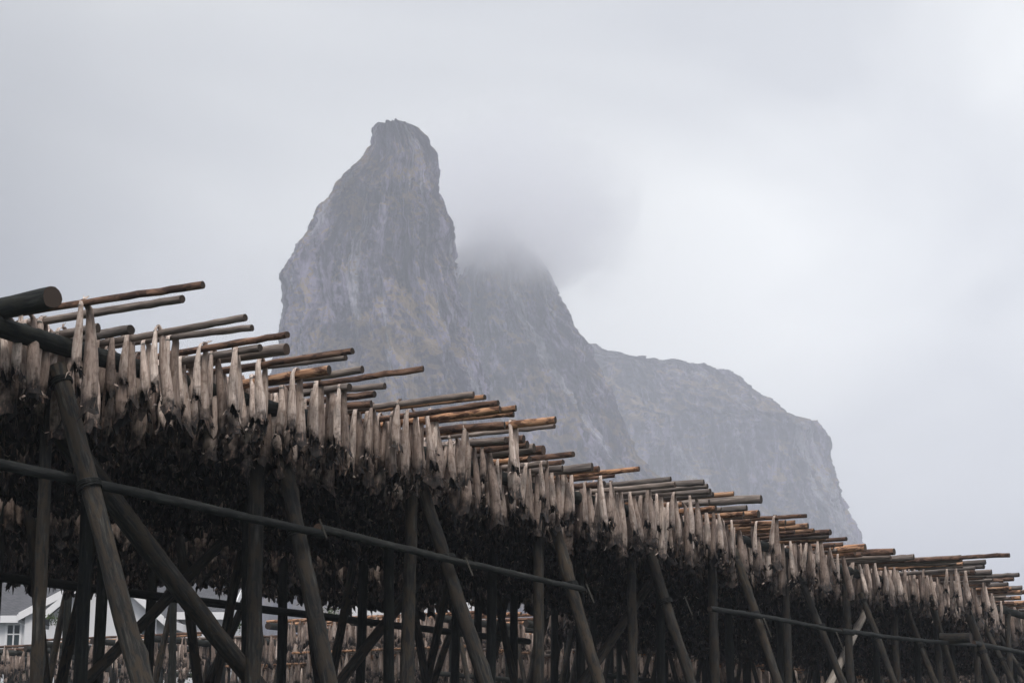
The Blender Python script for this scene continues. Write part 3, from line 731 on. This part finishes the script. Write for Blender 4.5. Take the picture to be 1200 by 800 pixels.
# ------------------------------------------------------------------ further racks
def simple_rack(s0, s1, b0, b1, label, group, h=4.99, posts=2.5, temps=LO, pole_cols=('grey', 'brown', 'orange', 'grey'), wide_end=.5, pole_step=.3, rag=.3, step=(.12, .19), nseg=8, rails_=True, tier=False, n_ind=26):
    root = rack_root(P(s0, b0, 0), label)
    bt = h - .13
    for b_ in (b0 + .3, (b0 + b1) / 2, b1 - .2):
        log('beam', P(s0 - .5, b_, bt), P(s1 + .3, b_, bt), .085, .08, M['beam'], root, bend=.001, step=.5, nseg=10)
    for b_ in ((b0 + .22,) if rails_ else ()):
        log('rail', P(s0 - .6, b_, h - 1.35), P(s1, b_, h - 1.4), .055, .05, M['beam'], root, bend=.002, step=.5, nseg=10)
    s = s0 + .1; k = 0
    while s <= s1:
        for b_ in (b0 + .3, b1 - .2):
            log('post', P(s, b_, -.2), P(s, b_, bt - .06), .07, .06, M['beam'], root, step=.4, nseg=10)
        log('prop', P(s + .15, b0 - .95, -.15), P(s + .15, b0 + .2, bt - .1), .07, .055, M['post'], root, step=.3, nseg=10)
        log('prop', P(s + .15, b1 + .95, -.15), P(s + .15, b1 - .1, bt - .1), .07, .055, M['post'], root, step=.3, nseg=10)
        if k % 2 == 0 and s + posts < s1:
            log('brace', P(s, b0 + .42, .6), P(s + posts, b0 + .42, bt - .1), .06, .05, M['post'], root, step=.4, nseg=8)
        s += posts; k += 1
    s = s0; qs = []; i = 0
    while s <= s1:
        r_ = random.uniform(.028, .042); e0 = b0 - random.uniform(.2, wide_end + .4)
        pa, pb = P(s, e0, h + random.uniform(-.02, .02)), P(s, b1 + random.uniform(.1, .5), h + random.uniform(-.02, .02))
        if i >= n_ind: POLEMASS.append((pa, pb, r_))
        else: log('drying_pole', pa, pb, r_, r_, M[random.choice(pole_cols)],
            label=f'bare tipped pole lying on {group}', cat='pole', group='poles on ' + group, step=.5, nseg=nseg, bend=.002, knots=2)
        q = b0 + random.uniform(-.1, rag)
        while q < b1 - .1 - ((0 if s < 7.5 else 1.6 if s < 11 else 3.5) if b1 == 11.8 else 0):
            for side in (-1, 1): 
                if random.random() > .05: qs.append((s, q, h + r_ * .95, side, 0, 0, r_))
            q += random.uniform(*step)
        s += random.uniform(pole_step * .8, pole_step * 1.2); i += 1
    if tier:
        s = s0 + .6; q2 = []
        while s <= s1:
            q = b0 + .5
            while q < b1 - .3:
                q2.append((s, q, h - .66, random.choice((-1, 1)), 0, 0, .03)); q += random.uniform(.15, .26)
            POLEMASS.append((P(s, b0 + .1, h - .7), P(s, b1 - .1, h - .7), .03))
            s += .55
        qs += q2
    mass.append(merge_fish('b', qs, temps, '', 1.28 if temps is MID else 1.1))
    return root
simple_rack(-3.0, 16.0, 5.1, 11.8, 'second drying rack close behind the nearest one, its fish packed dark', 'the second rack behind the nearest', temps=MID, pole_step=.36, step=(.13, .19))
R3 = dict(tier=True, pole_cols=('orange', 'brown', 'orange', 'grey'), rag=1.6, step=(.17, .30), wide_end=1.3)
R5 = dict(pole_cols=('orange', 'brown', 'grey'), rag=2.6, step=(.35, .75), wide_end=1.3)
s3, b3 = sb(at_h(778, 724, 4.99)); simple_rack(27.6, 62, 9.6, 12.0, 'drying rack glimpsed under the fish, lit orange poles right of centre', 'the rack under the middle of the fish', pole_step=.6, **R3)
s4, b4 = sb(at_h(600, 716, 4.99)); simple_rack(25.2, 60, 12.4, 17.6, 'drying rack glimpsed under the fish in front of the white gable', 'the rack before the white gable', pole_step=.7, **R3)
simple_rack(29, 58, 19.0, 23.0, 'dark drying rack beyond the one before the white gable', 'the rack beyond the white gable rack', pole_step=.9, **R3)
simple_rack(27.0, 40, 22.4, 26.8, 'far drying rack at the bottom, before the large white gabled house', 'the far rack before the gabled house', pole_step=.8, **R5)
simple_rack(28.5, 38, 28.2, 32.4, 'far drying rack at the bottom left corner below the slate roof', 'the far rack below the slate roof', pole_step=.8, rails_=False, **R5)
simple_rack(31, 42, 34.0, 38.5, 'farthest drying rack at the bottom left, close before the houses', 'the farthest rack before the houses', pole_step=.9, rails_=False, **R5)
print('racks', s3, b3, s4, b4)
s6, b6 = sb(at_h(1190, 765, 4.99))
simple_rack(s6, s6 + 8, b6 + .6, b6 + 4, 'small distant drying rack at the lower right edge', 'the distant rack at the right edge', pole_cols=('grey', 'brown'), pole_step=.8)
V = []; Fc = []; Mi = []
for pa, pb, r_ in POLEMASS:
    d = (pb - pa) / np.linalg.norm(pb - pa); u = np.cross(d, [0, 0, 1]); u /= np.linalg.norm(u); v = np.cross(d, u); k = len(V)
    for q in (pa, pb):
        for a in range(8): V.append(q + (u * math.cos(a * math.pi / 4) + v * math.sin(a * math.pi / 4)) * r_)
    m_ = random.randrange(3)
    for a in range(8): Fc.append((k + a, k + (a + 1) % 8, k + 8 + (a + 1) % 8, k + 8 + a)); Mi.append(m_)
    Fc.append(tuple(range(k, k + 8))); Fc.append(tuple(range(k + 15, k + 7, -1))); Mi += [3, 3]
link('crowded_poles', mesh_from('crowded_poles', V, Fc, [M['orange'], M['brown'], M['grey'], M['end']], Mi), kind='stuff')
build_stuff('hanging_fish_mass', mass, 'dark dense mass of dried fish hanging behind the front fish and on the farther racks')

# ------------------------------------------------------------------ houses
def house_mats():
    d = {}
    m, t, b = mat('white_weatherboard'); co = t.nodes.new('ShaderNodeTexCoord').outputs['Object']
    wv = t.nodes.new('ShaderNodeTexWave'); wv.bands_direction = 'Z'; wv.wave_profile = 'SAW'; wv.inputs['Scale'].default_value = 2.2; t.links.new(co, wv.inputs['Vector'])
    c = mix(t, noise_n(t, co, 1.5, 4), (.70, .71, .74), (.82, .82, .84)); t.links.new(c, b.inputs['Base Color']); bump(t, b, wv.outputs['Fac'], .5, .02); d['wall'] = m
    m, t, b = mat('white_trim'); b.inputs['Base Color'].default_value = (.82, .82, .84, 1); d['trim'] = m
    m, t, b = mat('slate_roof'); co = t.nodes.new('ShaderNodeTexCoord').outputs['Object']
    br = t.nodes.new('ShaderNodeTexBrick'); br.inputs['Scale'].default_value = 2.5; t.links.new(co, br.inputs['Vector'])
    br.inputs['Color1'].default_value = (.06, .062, .07, 1); br.inputs['Color2'].default_value = (.10, .10, .115, 1); br.inputs['Mortar'].default_value = (.02, .02, .024, 1)
    t.links.new(br.outputs[0], b.inputs['Base Color']); b.inputs['Roughness'].default_value = .5; d['roof'] = m
    m, t, b = mat('window_glass'); b.inputs['Base Color'].default_value = (.03, .045, .05, 1); b.inputs['Roughness'].default_value = .08; d['glass'] = m
    return d
H = house_mats()
def obox(name, lo, hi, m, parent, bev=0):
    o = link(name, box_mesh(name, lo, hi, m), parent=parent)
    return o
def window(root, x, z, wd, ht, y):
    """a pane recessed behind a raised white frame with a cross bar, on the wall face at y"""
    fr = []
    V = []; Fc = []
    def bx(lo, hi):
        k = len(V)
        V.extend([(a, b_, c_) for a in (lo[0], hi[0]) for b_ in (lo[1], hi[1]) for c_ in (lo[2], hi[2])])
        Fc.extend([tuple(k + q for q in f) for f in [(0, 1, 3, 2), (4, 6, 7, 5), (0, 4, 5, 1), (2, 3, 7, 6), (0, 2, 6, 4), (1, 5, 7, 3)]])
    tk = .09
    bx((x - wd / 2 - tk, y - .06, z), (x - wd / 2, y + .01, z + ht)); bx((x + wd / 2, y - .06, z), (x + wd / 2 + tk, y + .01, z + ht))
    bx((x - wd / 2 - tk - .03, y - .09, z - tk), (x + wd / 2 + tk + .03, y + .01, z)); bx((x - wd / 2 - tk, y - .07, z + ht), (x + wd / 2 + tk, y + .01, z + ht + tk))
    bx((x - .025, y - .045, z), (x + .025, y - .01, z + ht)); bx((x - wd / 2, y - .043, z + ht * .62), (x - .025, y - .01, z + ht * .62 + .05)); bx((x + .025, y - .043, z + ht * .62), (x + wd / 2, y - .01, z + ht * .62 + .05))
    w_ = link('window', mesh_from('window', V, Fc, [H['trim']], smooth=False), parent=root)
    link('pane', box_mesh('pane', (x - wd / 2, y - .008, z), (x + wd / 2, y - .003, z + ht), H['glass']), parent=w_)
def gable_house(label, c, yaw, wd, dp, eave, ridge, gable_front, wins, chimney=True, over=.35):
    """local x = width, y = depth (front at -dp/2). gable_front: ridge runs in y"""
    root = bpy.data.objects.new('white_house', None); C.objects.link(root); root.location = c; root.rotation_euler = (0, 0, yaw)
    root['label'] = label; root['category'] = 'house'; root['group'] = 'white houses behind the racks'
    if gable_front: prof = [(-wd / 2, 0), (wd / 2, 0), (wd / 2, eave), (0, ridge), (-wd / 2, eave)]; ax = lambda q, d: (q[0], d, q[1]); hd = dp / 2
    else: prof = [(-dp / 2, 0), (dp / 2, 0), (dp / 2, eave), (0, ridge), (-dp / 2, eave)]; ax = lambda q, d: (d, q[0], q[1]); hd = wd / 2
    v = [ax(q, -hd) for q in prof] + [ax(q, hd) for q in prof]
    f = [(0, 1, 2, 3, 4), (9, 8, 7, 6, 5)] + [(i, (i + 1) % 5 + 0, (i + 1) % 5 + 5, i + 5) for i in range(5)]
    f = [tuple(reversed(q)) if gable_front is False else q for q in f]
    link('wall', mesh_from('wall', v, f, [H['wall']], smooth=False), parent=root)
    hw_ = (wd if gable_front else dp) / 2; sl_ = (ridge - eave) / hw_
    ov = over; th = .16
    outl = [(-hw_ - ov, eave - ov * sl_ + .02), (0, ridge + .02), (hw_ + ov, eave - ov * sl_ + .02), (hw_ + ov, eave - ov * sl_ + .02 + th), (0, ridge + .02 + th), (-hw_ - ov, eave - ov * sl_ + .02 + th)]
    e_ = hd + ov
    v = [ax(q, -e_) for q in outl] + [ax(q, e_) for q in outl]
    f = [(0, 1, 4, 5), (1, 2, 3, 4), (11, 10, 7, 6), (10, 9, 8, 7)] + [(i, i + 6, (i + 1) % 6 + 6, (i + 1) % 6) for i in range(6)]
    rf = link('roof', mesh_from('roof', v, f, [H['roof']], smooth=False), parent=root)
    # barge boards / fascia
    for sg in (-1, 1):
        for e2 in (-1, 1):
            a_ = (sg * (hw_ + ov), eave - ov * sl_ - .06); b2 = (0, ridge - .06)
            q4 = [a_, b2, (b2[0], b2[1] + .30), (a_[0], a_[1] + .30)]
            v = [ax(q, e2 * (e_ + .003)) for q in q4] + [ax(q, e2 * (e_ + .05)) for q in q4]
            f = [(0, 1, 2, 3), (7, 6, 5, 4), (0, 4, 5, 1), (1, 5, 6, 2), (2, 6, 7, 3), (3, 7, 4, 0)]
            link('barge_board', mesh_from('barge_board', v, f, [H['trim']], smooth=False), parent=root)
        x0_ = sg * (hw_ + ov + .003); x1_ = sg * (hw_ + ov + .06); z0 = eave - ov * sl_ - .10
        q = [ax((x0_, z0), -e_ + .01), ax((x1_, z0 + .28), e_ - .01)]
        lo = tuple(min(a, b_) for a, b_ in zip(*q)); hi = tuple(max(a, b_) for a, b_ in zip(*q))
        link('gutter', box_mesh('gutter', lo, hi, H['trim']), parent=root)
    for (x, z, w_, h_) in wins: window(root, x, z, w_, h_, -dp / 2)
    if chimney:
        link('chimney', box_mesh('chimney', (-.3, .4, ridge - .6), (.3, 1.0, ridge + .9), H['wall']), parent=rf)
    return root
def w_at(x, y, D): p = at_y(x, y, D); return p
# slate roofed house at the left edge, roof slope facing us
pA = w_at(-12, 722, 74); 
gable_house('white house at the left edge, its slate roof slope facing the racks', (pA[0], 74 + 3.2, 0), R(-4), 5.2, 6.4, pA[2], pA[2] + 1.6, False, [(.1, pA[2] - 1.35, .55, 1.0), (1.25, pA[2] - 1.35, .5, 1.0), (-1.3, pA[2] - 1.35, .6, 1.0)], chimney=False)
pA2 = w_at(62, 722, 71)
gable_house('small white gable wing beside the slate roofed house, bush before it', (pA2[0], 71 + 3, 0), R(6), 2.7, 6, pA2[2], pA2[2] + .75, True, [], chimney=False, over=.22)
pB = w_at(128, 715, 68); zB = pB[2]
gable_house('large white gabled house behind the left props, two tall windows', (pB[0] , 68 + 4, 0), R(-3), 4.0, 8, zB - .2, zB + 1.5, True, [(-1.24, zB - 1.75, .5, 1.25), (1.72 - 3.2 + 4.0 - 1.0 - .1, zB - 1.75, .42, 1.1)], chimney=False)
pB2 = w_at(212, 716, 70)
gable_house('white side building right of the large gabled house, low eaves', (pB2[0], 70 + 4, 0), R(0), 2.9, 6, pB2[2], pB2[2] + 1.3, False, [(-.75, pB2[2] - 1.35, .4, .95), (-1.2 + .03 - .0, pB2[2] - .62, .2, .4)], chimney=False)
pC = w_at(500, 690, 66); zC = pC[2]
gable_house('tall white gable wall glimpsed under the middle fish, tree at its left', (pC[0], 66 + 5, 0), R(0), 5.6, 10, zC + .2, zC + 3.2, True, [], chimney=False)

# ------------------------------------------------------------------ trees and bushes by the houses
lm, t, b = mat('green_leaves'); cl = noise_n(t, t.nodes.new('ShaderNodeTexCoord').outputs['Object'], 3, 4)
t.links.new(ramp(t, cl, [(.3, (.03, .05, .02)), (.7, (.09, .13, .05))]), b.inputs['Base Color'])
def tree(name, c, h, rad, n, label, cat, seed, trunk=.07):
    rs = np.random.default_rng(seed); root = bpy.data.objects.new(name, None); C.objects.link(root); root.location = c
    root['label'] = label; root['category'] = cat
    log('trunk', np.array(c) + [0, 0, -.1], np.array(c) + [rs.uniform(-.2, .2), 0, h * .7], trunk, trunk * .4, M['beam'], root, nseg=8)
    for _ in range(5):
        z = rs.uniform(.25, .65) * h; a = rs.uniform(0, 6.3)
        log('limb', np.array(c) + [0, 0, z], np.array(c) + [math.cos(a) * rad * .8, math.sin(a) * rad * .8, z + rs.uniform(.3, .5) * rad * 1.5], trunk * .45, trunk * .15, M['beam'], root, nseg=6)
    V = []; Fc = []
    cl_ = [(rs.normal(0, .45, 3) * [rad, rad, h * .30] + [0, 0, h * .62], rs.uniform(.18, .4) * rad) for _ in range(26)]
    for i in range(n):
        cc, rr = cl_[rs.integers(0, len(cl_))]; p = cc + rs.normal(0, .5, 3) * rr
        s_ = rs.uniform(.03, .06); u = rs.normal(0, 1, 3); u /= np.linalg.norm(u); v = np.cross(u, rs.normal(0, 1, 3)); v /= np.linalg.norm(v) + 1e-6
        k = len(V); V += [p - u * s_, p + v * s_ * .5, p + u * s_, p - v * s_ * .5]; Fc.append((k, k + 1, k + 2, k + 3))
    link('crown', mesh_from('crown', V, Fc, [lm], smooth=False), parent=root)
p = w_at(45, 742, 64); tree('bush', (p[0], 64, 0), p[2] + .9, .62, 2600, 'leafy green bush in front of the white gable wing', 'bush', 5)
p = w_at(236, 740, 66); tree('garden_tree', (p[0], 66, 0), p[2] + 1.0, .8, 3200, 'small green tree at the right end of the white houses', 'tree', 6)
p = w_at(388, 712, 62); tree('garden_tree', (p[0], 62, 0), p[2] + .7, 1.1, 4200, 'green tree just left of the tall white gable', 'tree', 7)
p = w_at(300, 730, 64); tree('garden_tree', (p[0], 64, 0), p[2] + .6, .9, 3200, 'green tree behind the second slanted prop', 'tree', 8)
